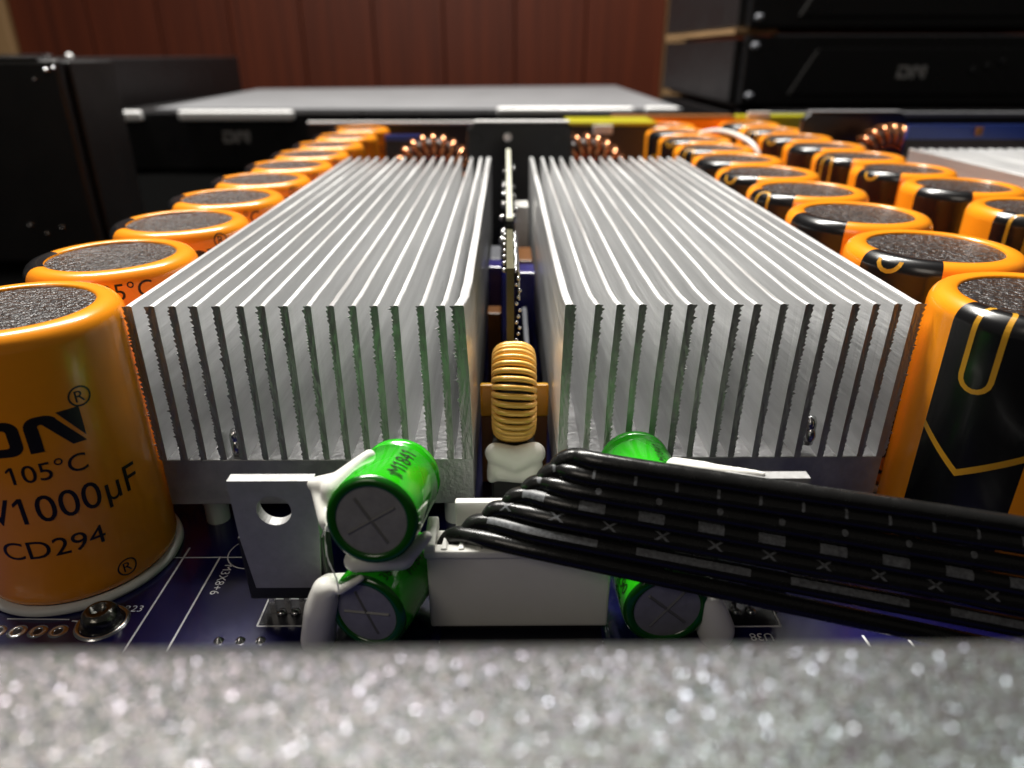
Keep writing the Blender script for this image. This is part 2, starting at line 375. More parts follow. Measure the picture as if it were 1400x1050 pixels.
for x in (34.2, 36.7, 39.2):
    MB().ball((x, 88.6, 0.25), 0.85, sz=0.7).build('solder_point', M_solder, pcb)
MB().lathe([(4.5, 0.004), (4.5, 0.02), (4.3, 0.02)], 30, Matrix.Translation((-46, 104.5, 0))).build('silkscreen_ring', M_silk, pcb)
# screw head in its tinned hole beside the big lettered capacitor
sr = thing('pan_head_screw', (-64.4, 87.2, 0), 'dark tinned screw head in the board beside the lettered capacitor', 'screw')
MB().lathe([(3.1, 0.02), (3.2, 0.5), (2.9, 0.8), (2.9, 1.0), (2.7, 2.0), (2.0, 2.7), (1.3, 2.85), (1.2, 2.0), (0.05, 1.9)], 28, Matrix.Translation((-64.4, 87.2, 0))).build('head', mat('dark_zinc', (0.16, 0.155, 0.14, 1), 0.22, 1.0, bump=0.3, bscale=500), sr)
MB().lathe([(3.2, 0.01), (3.6, 0.4), (3.9, 0.2), (4.1, 0.02)], 28, Matrix.Translation((-64.4, 87.2, 0))).build('solder_ring', M_solder, sr)

# ================================================================== HEAT SINKS
def heat_sink(fins, side, label, y0=107.0, y1=283.0, zb=18.0, zt=46.0, z0=8.7, bend=None):
    x0, x1 = fins[0][0], fins[-1][1]
    hs = thing('heat_sink', ((x0 + x1) / 2, (y0 + y1) / 2, 0), label, 'heat sink', 'finned aluminium heat sinks')
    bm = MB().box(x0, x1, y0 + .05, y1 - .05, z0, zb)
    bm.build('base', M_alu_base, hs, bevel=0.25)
    for (px, py) in ((x0 + 4, y0 + 8), (x1 - 4, y0 + 8), (x0 + 4, y1 - 8), (x1 - 4, y1 - 8)):
        MB().lathe([(2.2, 0.05), (2.2, z0 - 0.02)], 14, Matrix.Translation((px, py, 0)), cap0=True, cap1=True).build('standoff', M_chrome, hs)
    nf = len(fins)
    for i, (a, b) in enumerate(fins):
        rnd = random.Random(100 * side + i); bd = (bend[i] if bend else 0.0)
        ys = [y0, y0 + .8, y0 + 1.8, y0 + 3.2, y0 + 5, y0 + 8, y0 + 13] + [y0 + 20 + (y1 - y0 - 20) * k / 9 for k in range(10)]
        wob = [rnd.uniform(-.06, .06) for _ in range(17)]
        mb = MB(); vs = []; fs = []; r = 0.3
        def ring(y, k):
            off = bd * math.exp(-(y - y0) / 3.4)
            def xo(z):   # bending acts on the free upper part of the fin
                q = max(0, (z - zb) / (zt - zb)); return off * q * q + wob[k] * q
            sec = [(a, zb - .03), (a, (zb + zt) / 2), (a, zt - r), (a + r * .3, zt - r * .3), (a + r, zt), (b - r, zt), (b - r * .3, zt - r * .3), (b, zt - r), (b, (zb + zt) / 2), (b, zb - .03)]
            return [(x + xo(z), y, z) for x, z in sec]
        for k, y in enumerate(ys): vs += ring(y, k)
        for k in range(len(ys) - 1):
            for q in range(9): fs.append((k * 10 + q, (k + 1) * 10 + q, (k + 1) * 10 + q + 1, k * 10 + q + 1))
        fs.append(tuple(range(10))); fs.append(tuple(range(len(vs) - 1, len(vs) - 11, -1)))
        mb.add(vs, fs)
        # torn saw burrs along the far edge of the cut front face: a thin ragged sheet
        z = zt - 0.15; edge = []
        amp = rnd.uniform(0.38, 0.68)
        while z > zb + .2:
            dz = rnd.uniform(0.35, 1.1); t = (z - zb) / (zt - zb)
            big = amp * (1.5 if rnd.random() < .14 else 1.0) * (0.55 + 0.45 * t)
            edge.append((z, big * rnd.uniform(.55, 1.0))); edge.append((z - dz * rnd.uniform(.55, .85), big * rnd.uniform(.05, .35)))
            z -= dz
        edge.append((zb + .05, 0.02))
        vs = []; fs = []; n = len(edge)
        for (zz, e) in edge:
            q = max(0, (zz - zb) / (zt - zb)); xo = bd * q * q + wob[0] * q
            if side == 0: i0, i1 = a + .12, a - e
            else: i0, i1 = b - .12, b + e
            vs += [(i0 + xo, y0 - .04, zz), (i1 + xo, y0 - .05 - .1 * e, zz), (i1 + xo, y0 + .12, zz), (i0 + xo, y0 + .14, zz)]
        for k in range(n - 1):
            for q in range(4): fs.append((k * 4 + q, k * 4 + (q + 1) % 4, (k + 1) * 4 + (q + 1) % 4, (k + 1) * 4 + q))
        mb.add(vs, fs)
        fo = mb.build('fin', M_alu, hs); fo.data.materials.append(M_sawn_shaded)
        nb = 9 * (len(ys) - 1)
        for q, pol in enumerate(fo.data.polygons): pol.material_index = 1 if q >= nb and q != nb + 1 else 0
    return hs
KX = 0.11508
LF = [(171, 180.4), (202.7, 212), (232, 240.4), (261.8, 270), (293, 301), (325, 333), (353.5, 361.7), (385.6, 393.6), (417, 425), (448.8, 457), (479.2, 487.4), (509.6, 517.4), (538, 546), (574, 582), (604, 612.4), (626.5, 641)]
RF = [(769, 781.5), (806.5, 814.5), (837, 845.3), (868.2, 876.6), (903, 911.5), (934, 942.2), (964.2, 972), (999.4, 1007), (1027, 1035.4), (1063.8, 1072.5), (1098, 1106), (1128, 1136.6), (1163, 1171.6), (1193.6, 1201), (1223.6, 1232), (1253, 1264)]
LFm = [((p - 693) * KX, (q - 693) * KX) for p, q in LF]
RFm = [((p - 693) * KX, (q - 693) * KX) for p, q in RF]
hsL = heat_sink(LFm, 0, 'tall silver finned heat sink behind the upright metal tab transistor', bend=[0] * 9 + [-.08, -.1, -.15, -.2, -.3, -.45, -.9])
hsR = heat_sink(RFm, 1, 'tall silver finned heat sink behind the black ribbon cable', y0=107.4, bend=[.5, .9, .8, .7, .75, .8, .7, .75, .7, .65, .7, .6, .65, .5, .4, .25])
def gap_screw(hs, x, y, z, s=1.0):
    sp = MB().lathe([(0.05, -.6), (1.05, -.5), (1.1, 3.8), (0.8, 4.6), (0.05, 4.8)], 12, Matrix.Translation((x, y, z)))
    sp.ball((x + .1, y - .6, z + 1.4), 0.95, sz=1.7); sp.ball((x - .2, y - .5, z + 3.6), 0.7, sz=1.3)
    sp.build('screw_tip', M_solder, hs)
gap_screw(hsL, (LFm[3][1] + LFm[4][0]) / 2 + .2, 108.9, 18.3); gap_screw(hsR, (RFm[11][1] + RFm[12][0]) / 2 - .1, 108.9, 20.4)
ff = [(167.5 + 4.1 * i, 167.5 + 4.1 * i + 1.0) for i in range(16)]
heat_sink(ff, 1, 'partly hidden silver heat sink beyond the outer row of orange capacitors', y0=205, y1=309)

# ================================================================== ORANGE CAPACITORS
def cap_profile(r, h):
    return [(r - 1.0, 1.25), (r - .35, 1.7), (r - .05, 2.8), (r - .16, 4.6), (r, 6.2), (r, h * .5), (r, h - 3.0), (r - .10, h - 2.2), (r - .38, h - 1.45), (r - .8, h - .85),
            (r - 1.35, h - .42), (r - 2.0, h - .2), (r * .83, h - .12), (r * .772, h - .22), (r * .752, h - .42), (r * .745, h - .85)]
class Prof:
    def __init__(s, P):
        s.P = P; s.L = [0]
        for a, b in zip(P[:-1], P[1:]): s.L.append(s.L[-1] + math.dist(a, b))
    def at(s, l, off):
        i = 0
        while i < len(s.P) - 2 and l > s.L[i + 1]: i += 1
        a, b = s.P[i], s.P[i + 1]; t = max(-0.2, min(1.0, (l - s.L[i]) / (s.L[i + 1] - s.L[i])))
        d = (b[0] - a[0], b[1] - a[1]); n = math.hypot(*d)
        return a[0] + d[0] * t + d[1] / n * off, a[1] + d[1] * t - d[0] / n * off
def make_cap(r, h, phase, sym_phase, nseg=64):
    root = thing_local('electrolytic_capacitor', (0, 0, 0))
    P = cap_profile(r, h); pf = Prof(P); zl = lambda z: z - 0.95      # print height -> arc length
    sl = MB().lathe(P, nseg).build('sleeve', M_sleeve, root)
    mb = MB(); rr = r * .748; rings = [(0.02, h - .75), (rr * .3, h - .72), (rr * .6, h - .7), (rr * .85, h - .68), (rr, h - .72)]
    mb.lathe(rings, 40, cap0=True).build('top_disc', M_disc, root)
    MB().lathe([(r * .5, .05), (r + .55, .05), (r + .75, .4), (r + .55, 1.15), (r - .6, 1.3)], nseg).build('base_gasket', M_gasket, root)
    def wrap(mb, vs, fs, ang0, l0, off):
        out = []
        for v in vs:
            a = ang0 + v.x / r; rad_, z = pf.at(l0 + v.y, off); out.append((rad_ * math.cos(a), rad_ * math.sin(a), z))
        mb.add(out, fs)
    # black polarity stripe over the side and the shoulder
    A0, A1 = rad(-127), rad(-73); ns = 18; LT = pf.L[-2]; ls = [1.2 + (pf.L[6] - 1.2) * k / 6 for k in range(6)] + pf.L[6:-1]
    vs = []; fs = []
    for l in ls:
        rad_, z = pf.at(l, .03)
        for k in range(ns + 1):
            a = A0 + (A1 - A0) * k / ns; vs.append((rad_ * math.cos(a), rad_ * math.sin(a), z))
    for i in range(len(ls) - 1):
        for k in range(ns): fs.append((i * (ns + 1) + k, i * (ns + 1) + k + 1, (i + 1) * (ns + 1) + k + 1, (i + 1) * (ns + 1) + k))
    MB().add(vs, fs, True).build('polarity_stripe', M_stripe, sl)
    sy = MB(); half = r * rad(27)
    def ring_outline(cy):     # long rounded slot
        o_, i_ = [], []
        for (R, lst) in ((2.55, o_), (1.75, i_)):
            for q in range(9): a = math.pi * q / 8; lst.append((R * math.cos(a) - 1.7, cy + 5.2 + R * math.sin(a)))
            for q in range(9): a = math.pi + math.pi * q / 8; lst.append((R * math.cos(a) - 1.7, cy - 5.2 + R * math.sin(a)))
        n = len(o_)
        for k in range(n):
            q = [o_[k], o_[(k + 1) % n], i_[(k + 1) % n], i_[k]]
            if math.dist(q[0], q[1]) > 4:
                m = 26; vs = []; fs = []
                for j in range(m + 1):
                    t = j / m; vs += [Vector((q[0][0], q[0][1] + (q[1][1] - q[0][1]) * t, 0)), Vector((q[3][0], q[3][1] + (q[2][1] - q[3][1]) * t, 0))]
                    if j: fs.append((2 * j - 2, 2 * j, 2 * j + 1, 2 * j - 1))
                put(vs, fs)
            else: put([Vector((x, y, 0)) for x, y in q], [(0, 1, 2, 3)])
    def chevron(cy):
        for sx in (-1, 1):
            vs = []; fs = []
            for j in range(9):
                t = j / 8; x = -0.6 + (sx * half + .6) * t; y = cy + 5.6 * t; vs += [Vector((x, y, 0)), Vector((x, y + 1.25, 0))]
                if j: fs.append((2 * j - 2, 2 * j, 2 * j + 1, 2 * j - 1))
            put(vs, fs)
    def put(vs, fs):
        if max(v.y for v in vs) < LT - .2 and min(v.y for v in vs) > 1.3: wrap(sy, vs, fs, rad(-100), 0, .09)
    for c in (-44, 0, 44):
        ring_outline(43.2 - .95 + sym_phase + c); chevron(21.5 - .95 + sym_phase + c)
    sy.build('polarity_symbol', M_gold, sl)
    # lettering
    lt = MB()
    def line(body, size, z, ang, sq=1.0):
        vs, fs = text_flat(body, size, cut=0.8)
        vs = [Vector((v.x * sq, v.y, 0)) for v in vs]
        if zl(z) + size < LT and zl(z) > 1.4: wrap(lt, vs, fs, ang, zl(z), .05)
    for c in (-31.5, 0):
        z = phase + c
        if 2.5 < z + 29.2 and zl(z + 34.8) < LT:
            for pl in logo_polys():
                vs, fs = poly_cut([((x - 2.30) * 6.2 + 5.6, y * 5.6) for x, y in pl], 1.0); wrap(lt, vs, fs, rad(3), zl(z + 29.2), .05)
        if 2.5 < z + 34.6 and zl(z + 37.9) < LT:
            n = 22; vs = []; fs = []
            for k in range(n): a = 2 * math.pi * k / n; vs += [Vector((6.9 + 1.62 * math.cos(a), 1.62 * math.sin(a), 0)), Vector((6.9 + 1.36 * math.cos(a), 1.36 * math.sin(a), 0))]
            for k in range(n): j = (k + 1) % n; fs.append((2 * k, 2 * j, 2 * j + 1, 2 * k + 1))
            wrap(lt, vs, fs, 0, zl(z + 36.2), .05)
            vs, fs = text_flat('R', 1.75); wrap(lt, [Vector((v.x + 6.9, v.y, 0)) for v in vs], fs, 0, zl(z + 35.35), .05)
        line('CE 105°C', 2.9, z + 24.6, rad(-11), 1.0)
        line('V1000µF', 4.6, z + 17.6, rad(5), .92)
        line('CD294', 3.2, z + 11.2, rad(-8), 1.08)
    lt.build('printed_lettering', M_ink, sl)
    return root
protos = {}
def put_cap(kind, x, y, rz, label, group, r, h):
    key = kind
    if key not in protos:
        protos[key] = make_cap(r, h, *kind[1:]); o = protos[key]
    else: o = copy_tree(protos[key])
    o.location = (x * S, y * S, 0); o.rotation_euler.z = rad(rz)
    tag(o, label, 'capacitor', group)
ORD = ['closest to', 'second from', 'third from', 'fourth from', 'fifth from', 'sixth from', 'seventh from', 'eighth from', 'ninth from', 'tenth from']
yL = [104, 134.5, 165.3, 195.7, 226.0, 256.4, 286.7, 317.2, 351, 387]
for i, y in enumerate(yL):
    k = ('L', 0.0, 0) if i == 0 else ('L', 17.8 if i % 2 else 8.5, -9 if i % 2 else 6)
    put_cap(k, -75.4 + (0 if i == 0 else random.uniform(-.3, .2)), y, -62 + (0 if i == 0 else random.uniform(-6, 6)),
            f'orange capacitor in the single row by the transistor heat sink, {ORD[i]} the spangled flange', 'orange capacitors on the blue board', 15.1, 47.3)
yR = [105, 137.4, 169.8, 202.2, 234.6, 267, 299.4, 331.8, 364.2, 396.6]
for i, y in enumerate(yR):
    k = ('R', 8.5, 0) if i == 0 else ('R', 17.8, (-2, 9.5, -13)[i % 3])
    put_cap(k, 83.6 + (0 if i == 0 else random.uniform(-.3, .3)), y, -42 + (0 if i == 0 else random.uniform(-9, 9)),
            f'orange capacitor in the row touching the cable side heat sink, {ORD[i]} the spangled flange', 'orange capacitors on the blue board', 16.1, 48.0)
yR2 = [142.5, 175.2, 208.5, 241.3, 273.8, 306.3, 338.8, 371.3, 403.8]
for i, y in enumerate(yR2):
    if i == 0: continue
    put_cap(('R', 17.8, (9.5, -2, -13)[i % 3]), 130.6 + random.uniform(-.4, .4), y, -42 + random.uniform(-9, 9),
            f'orange capacitor in the outer row facing the far heat sink, {ORD[i - 1]} the spangled flange', 'orange capacitors on the blue board', 16.1, 48.0)

# ================================================================== SMALL GREEN CAPACITORS
def green_cap(front, axis, length, r, label, letters, spin=35, cross=(45, -45)):
    ax = Vector(axis).normalized(); zf = -ax; up = Vector((0, 0, 1)); xx = up.cross(zf).normalized(); yy = zf.cross(xx)
    mt = Matrix.Translation(front) @ Matrix((xx, yy, zf)).transposed().to_4x4()
    root = thing('green_capacitor', front, label, 'capacitor', 'small green capacitors glued in front of the heat sinks')
    Lb = length
    body = MB().lathe([(r * .55, -Lb - .2), (r * .8, -Lb), (r * .93, -Lb + .5), (r * .98, -Lb + 1.4), (r * .95, -Lb + 2.3), (r * .86, -Lb + 2.8), (r * .86, -Lb + 3.1), (r * .95, -Lb + 3.6), (r, -Lb + 4.4), (r, -1.4), (r * .985, -.7)], 56, mt, cap0=True).build('sleeve', M_green, root)
    MB().lathe([(r * .985, -.7), (r * .955, -.28), (r * .90, -.04), (r * .82, .02), (r * .765, -.1), (r * .745, -.35)], 56, mt).build('rim', M_greenrim, root)
    dk = MB().lathe([(.02, -.26), (r * .4, -.25), (r * .76, -.3)], 48, mt, cap0=True).build('can_end', M_can, root)
    for a in cross:
        m2 = mt @ Matrix.Rotation(rad(a), 4, 'Z'); L_ = r * .60
        MB().add([m2 @ Vector(p) for p in ((-L_, -.26, -.26), (L_, -.26, -.26), (L_, .26, -.26), (-L_, .26, -.26), (-L_ * .95, 0, -.06), (L_ * .95, 0, -.06))], [(0, 1, 5, 4), (2, 3, 4, 5), (1, 2, 5), (3, 0, 4)]).build('vent_score', M_score, dk)
    tx = MB()
    for (body_, size, along, ang) in letters:
        vs, fs = text_flat(body_, size, cut=0.6)
        for rev in (0,):
            out = []
            for v in vs:   # baseline runs along the axis, letters turned round the girth
                a = rad(ang) + v.y / r; R_ = r + .06; out.append(mt @ Vector((R_ * math.cos(a), R_ * math.sin(a), -along - v.x)))
            tx.add(out, fs)
    tx.build('printed_lettering', M_ink, body)
    return root
green_cap((-18.0, 77.4, 26.2), (0.10, 1, -0.20), 17.5, 6.35, 'upper green capacitor of the glued pair beside the upright transistor', [('M1841', 2.3, 7.2, 56), ('1', 2.0, 2.4, 54)], cross=(-54, 32))
green_cap((-20.3, 78.6, 9.4), (0.30, 1, -0.10), 15.5, 6.1, 'lower green capacitor of the glued pair beside the upright transistor', [('38', 1.4, 2.2, 62), ('M1841', 1.4, 8, 40)], cross=(-62, 8))
green_cap((23.4, 80.6, 7.9), (-0.06, 1, -0.02), 15.5, 6.6, 'lower green capacitor under the black ribbon cable', [('063', 1.7, 3.4, 150), ('8-3', 1.6, 4.0, 172)], cross=(52, -42))
green_cap((21.6, 90.6, 19.6), (-0.02, 1, -0.05), 14.5, 6.15, 'upper green capacitor mostly hidden behind the black ribbon cable', [('M1841', 1.5, 6, 60)])

# ================================================================== SILICONE
def silicone(spheres, label, strands=(), vox=0.32):
    mb = MB()
    for (x, y, z, r) in spheres: mb.ball((x, y, z), r, 20, 14)
    for pts, r in strands: mb.tube(spline(pts, 8), r, 10)
    o = mb.build('silicone_blob', M_glue, None, org=spheres[0][:3]); o.location = [c * S for c in spheres[0][:3]]
    rm = o.modifiers.new('remesh', 'REMESH'); rm.mode = 'VOXEL'; rm.voxel_size = vox * S; rm.use_smooth_shade = True
    sm = o.modifiers.new('smooth', 'SMOOTH'); sm.factor = 0.6; sm.iterations = 9
    return tag(o, label, 'glue', 'white silicone glue')
def chain(a, b, ra, rb, n=8): return [tuple(Vector(a).lerp(Vector(b), k / (n - 1))) + (ra + (rb - ra) * k / (n - 1),) for k in range(n)]
silicone(chain((-28.0, 87.2, 25.8), (-24.2, 85.5, 26.6), 1.0, 1.9) + chain((-24.2, 84.8, 26.4), (-19.6, 87.6, 30.2), 2.1, 1.0) + chain((-27.0, 86.4, 24.8), (-24.6, 82.0, 23.2), 1.2, 1.7),
         'white silicone bridging the transistor tab and the upper green capacitor', strands=[([(-24.6, 81.5, 23.4), (-24.5, 78.6, 24), (-24.2, 77.2, 20.5), (-23.4, 77.2, 17), (-23.4, 77.6, 14)], 0.26)])
silicone(chain((-26.1, 80.4, 12.3), (-27.2, 80.6, 8.6), 2.0, 2.5, 10) + chain((-27.2, 80.6, 8.6), (-28.4, 80.9, 2.6), 2.5, 2.6, 12) + chain((-26.0, 80.0, 12.6), (-23.4, 78.4, 14.4), 1.5, .5) + chain((-23.4, 78, 14.2), (-20.5, 78.8, 15.7), .7, .6) + chain((-26.6, 84, 9), (-24.0, 89, 5), 2.6, 2.6),
         'white silicone lump at the foot of the lower green capacitor by the transistor')
silicone(chain((-21.5, 81.0, 17.0), (-15.0, 81.5, 17.2), 1.7, 1.9) + chain((-14.6, 80.9, 17.6), (-11.4, 81.8, 20.5), 1.5, .9), 'white silicone pressed between the two stacked green capacitors')
silicone(chain((29.9, 82.4, 8.6), (31.4, 82.2, 2.9), 1.9, 2.9, 14) + chain((29.6, 83, 9), (31, 88, 5), 2.2, 2.6), 'white silicone lump beside the green capacitor under the cable')
silicone(chain((25.6, 93.5, 24.6), (29.6, 91.0, 25.4), 1.5, 1.4) + chain((29.6, 91.0, 25.4), (37, 88.2, 26.6), 1.3, 0.55), 'white silicone trailing from the hidden green capacitor onto a metal tab')
silicone(chain((-2.2, 112.5, 15.9), (1.4, 112.3, 14.6), 2.0, 2.5) + chain((1.4, 112.3, 14.6), (4.9, 112.5, 15.9), 2.5, 2.1) + chain((-1.6, 112.6, 12.4), (4.2, 112.6, 12.0), 2.2, 2.4) + chain((4.9, 112.4, 13.5), (5.2, 112.2, 9.4), 1.6, 1.2) + chain((-2.4, 112.4, 13.5), (-2.9, 112.2, 10.8), 1.4, 1.0),
         'white silicone under the upright gold wound coil')

# ================================================================== TAB TRANSISTORS
def transistor(xl, yb, label, lean=0.0):
    root = thing('power_transistor', (xl + 6, yb + 2, 0), label, 'transistor', 'upright metal tab transistors')
    bmh = bmesh.new()
    # tab plate with its round hole, tapering towards the board
    out = [(0.0, 26.4), (12.3, 26.4), (12.3, 16.6), (11.4, 7.0), (1.4, 7.0), (0.3, 16.6)]; cx, cz, R_ = 6.1, 21.3, 2.55; n = 28
    hole = [(cx + R_ * math.cos(2 * math.pi * k / n), cz + R_ * math.sin(2 * math.pi * k / n)) for k in range(n)]
    # outline resampled radially around the hole
    rim = []
    for k in range(n):
        d = Vector((math.cos(2 * math.pi * k / n), math.sin(2 * math.pi * k / n))); best = 1e9
        for i in range(len(out)):
            a = Vector(out[i]) - Vector((cx, cz)); b = Vector(out[(i + 1) % len(out)]) - Vector((cx, cz)); e = b - a
            den = d.x * e.y - d.y * e.x
            if abs(den) < 1e-9: continue
            t = (a.x * e.y - a.y * e.x) / den; s_ = (a.x * d.y - a.y * d.x) / den
            if t > 0 and -1e-6 <= s_ <= 1 + 1e-6: best = min(best, t)
        rim.append((cx + d.x * best, cz + d.y * best))
    for corner in out:   # snap the nearest samples onto the corners
        j = min(range(n), key=lambda q: math.dist(rim[q], corner)); rim[j] = corner
    mb = MB(); vs = []; y0, y1 = yb, yb + 1.9
    for ring_, y in ((rim, y0), (hole, y0), (hole, y1), (rim, y1)): vs += [(xl + x, y, z) for x, z in ring_]
    fs = []
    for q in range(4):
        for k in range(n):
            j = (k + 1) % n; A = q * n; B = ((q + 1) % 4) * n; fs.append((A + k, A + j, B + j, B + k))
    mb.add(vs, fs); mb.build('tab', M_tab, root)
    MB().prism([(.0, 4.4), (12.4, 4.4), (12.6, 16.2), (-.3, 16.2)], -(yb + 5.0), -(yb + .35), Matrix.Rotation(rad(90), 4, 'X') @ Matrix.Translation((xl, 0, 0))).build('body', M_epoxy, root, bevel=0.35)
    for x in (2.6, 5.0, 7.4): MB().box(xl + x - .45, xl + x + .45, yb + 1.9, yb + 2.6, 0.1, 4.6).build('lead', M_solder, root)
    return root
transistor(-40.3, 87.0, 'upright metal tab transistor with round hole beside the paired green capacitors')
transistor(31.4, 87.2, 'upright transistor mostly hidden behind the black ribbon cable')

# ================================================================== CONNECTOR AND CABLE
cn = thing('wire_connector', (1.7, 88, 0), 'ivory white seven way connector under the black ribbon cable', 'connector')
MB().box(-12.0, 15.4, 84.5, 91.0, 1.2, 14.9).build('housing', M_nylon, cn, bevel=0.4)
MB().box(-12.3, 15.7, 84.1, 86.0, 14.6, 16.0).build('front_lip', M_nylon, cn, bevel=0.3)
MB().box(-12.3, -10.6, 84.2, 91.4, 15.0, 17.2).build('end_wall', M_nylon, cn, bevel=0.3)
MB().box(-8.0, 15.4, 90.2, 91.6, 14.8, 20.4).build('rear_wall', M_nylon, cn, bevel=0.3)
MB().box(-11.0, 14.4, 85.5, 90.0, 0.04, 1.25).build('pin_base', M_epoxy, cn)
for i in range(9):
    x = -9.6 + 2.55 * i
    MB().add([(x - .2, 84.6, 15.4), (x + 1.2, 84.6, 15.4), (x + .4, 88.6, 15.4), (x - .2, 84.6, 16.2), (x + .5, 84.6, 16.25), (x + .3, 88.4, 16.7)],
             [(0, 1, 2), (3, 5, 4), (0, 3, 4, 1), (1, 4, 5, 2), (2, 5, 3, 0)]).build('retaining_rib', M_nylon, cn)
cam_m = (Matrix.Translation((0, 0, 82)) @ Matrix.Rotation(rad(-0.41), 4, 'Z') @ Matrix.Rotation(rad(90 - 24.9), 4, 'X'))
cb = thing('ribbon_cable', (20, 86, 0), 'thick black ribbon cable of seven wires with pale printed marks', 'cable')
# each wire: way points (x, y, z) from the connector pin to where it leaves past the flange, lowest wire first
WIRES = [
    [(-9.1, 87.9, 12.5), (-9.5, 87.7, 13.3), (-9.6, 87.6, 14.1), (-7.0, 87.2, 16.7), (3.9, 83.0, 17.1), (28.0, 79.4, 13.4), (56.3, 75.2, 9.1), (84.5, 71.0, 4.8)],
    [(-5.3, 88.1, 12.5), (-5.7, 87.9, 14.9), (-5.8, 87.8, 17.2), (-3.3, 87.4, 18.8), (5.8, 83.5, 19.1), (29.2, 80.0, 16.1), (56.4, 75.9, 12.6), (83.6, 71.8, 9.0)],
    [(-2.1, 88.3, 12.5), (-2.5, 88.1, 16.6), (-2.6, 88.0, 19.6), (-0.5, 87.6, 21.0), (7.9, 84.1, 21.4), (30.4, 80.6, 18.8), (56.6, 76.6, 15.8), (82.8, 72.6, 12.8)],
    [(0.9, 88.5, 12.5), (0.5, 88.3, 18.8), (0.4, 88.2, 21.8), (2.6, 87.8, 23.2), (9.5, 84.7, 23.4), (31.4, 81.3, 20.9), (57.0, 77.3, 18.0), (82.6, 73.4, 15.0)],
    [(3.5, 88.7, 12.5), (3.1, 88.5, 20.7), (3.0, 88.4, 23.7), (5.1, 88.0, 25.2), (11.0, 85.2, 25.5), (32.3, 81.9, 23.3), (57.2, 78.0, 20.7), (82.1, 74.2, 18.1)],
    [(5.9, 88.9, 12.5), (5.5, 88.7, 22.7), (5.4, 88.6, 25.7), (7.5, 88.2, 27.3), (12.5, 85.8, 27.5), (33.3, 82.5, 25.6), (57.5, 78.8, 23.4), (81.7, 75.0, 21.2)],
    [(7.9, 89.1, 12.5), (7.5, 88.9, 24.7), (7.4, 88.8, 27.7), (9.7, 88.4, 29.4), (14.5, 86.3, 29.5), (34.6, 83.1, 27.7), (58.0, 79.5, 25.7), (81.4, 75.8, 23.6)],
]
MARKS = {1: ('bar', 21.5, -2.6, 16.0, 0.4), 2: ('x', 7.4, -0.6, 1.7, .6), 3: ('bar', 8.3, 2.4, 3.6, .55), 4: ('dot', 8.4, 4.8, .7, .6), 5: ('tick', 5.7, 7.0, .4, .5)}
WR = 1.35
for wi, C in enumerate(WIRES):
    P = spline(C, 14)
    wo = MB().tube(P, WR, 18).build('wire', M_wire, cb)
    if wi not in MARKS: continue
    kind, pitch, start, ln, half = MARKS[wi]
    D = [0]
    for a, b in zip(P[:-1], P[1:]): D.append(D[-1] + (b - a).length)
    cum = D; s = cum[next(i for i, p in enumerate(P) if i > 28 and p.x >= start)]
    fr = frames(P)
    def surf(l, ang):
        i = max(0, min(len(P) - 2, next((k for k in range(len(cum) - 1) if cum[k + 1] >= l), len(P) - 2)))
        t = (l - cum[i]) / max(1e-6, cum[i + 1] - cum[i]); c = P[i].lerp(P[i + 1], t); tg = (P[i + 1] - P[i]).normalized()
        face = Vector((0, -0.62, 0.78)); u = (face - tg * face.dot(tg)).normalized(); v = tg.cross(u)
        return c + (WR + .035) * (math.cos(ang) * u + math.sin(ang) * v)
    def patch(mb, fn, nu, nv):
        vs = [fn(i / nu, j / nv) for i in range(nu + 1) for j in range(nv + 1)]
        mb.add(vs, [(i * (nv + 1) + j, (i + 1) * (nv + 1) + j, (i + 1) * (nv + 1) + j + 1, i * (nv + 1) + j + 1) for i in range(nu) for j in range(nv)], True)
    while s + ln < cum[-1] - 2:
        mk = MB(); c0 = s + ln / 2
        if kind in ('bar', 'tick'): patch(mk, lambda u, v: surf(s + ln * u, -half + 2 * half * v), max(2, int(ln / .8)), 6)
        elif kind == 'dot': patch(mk, lambda u, v: surf(c0 + ln * .62 * v * math.cos(2 * math.pi * u), ln * .55 * v * math.sin(2 * math.pi * u)), 12, 2)
        else:
            for sg in (-1, 1):
                patch(mk, lambda u, v: surf(c0 + (u - .5) * ln + (v - .5) * .5, sg * (u - .5) * 1.6 * half), 6, 1)
        mk.build('printed_mark', M_mark, wo)
        s += pitch

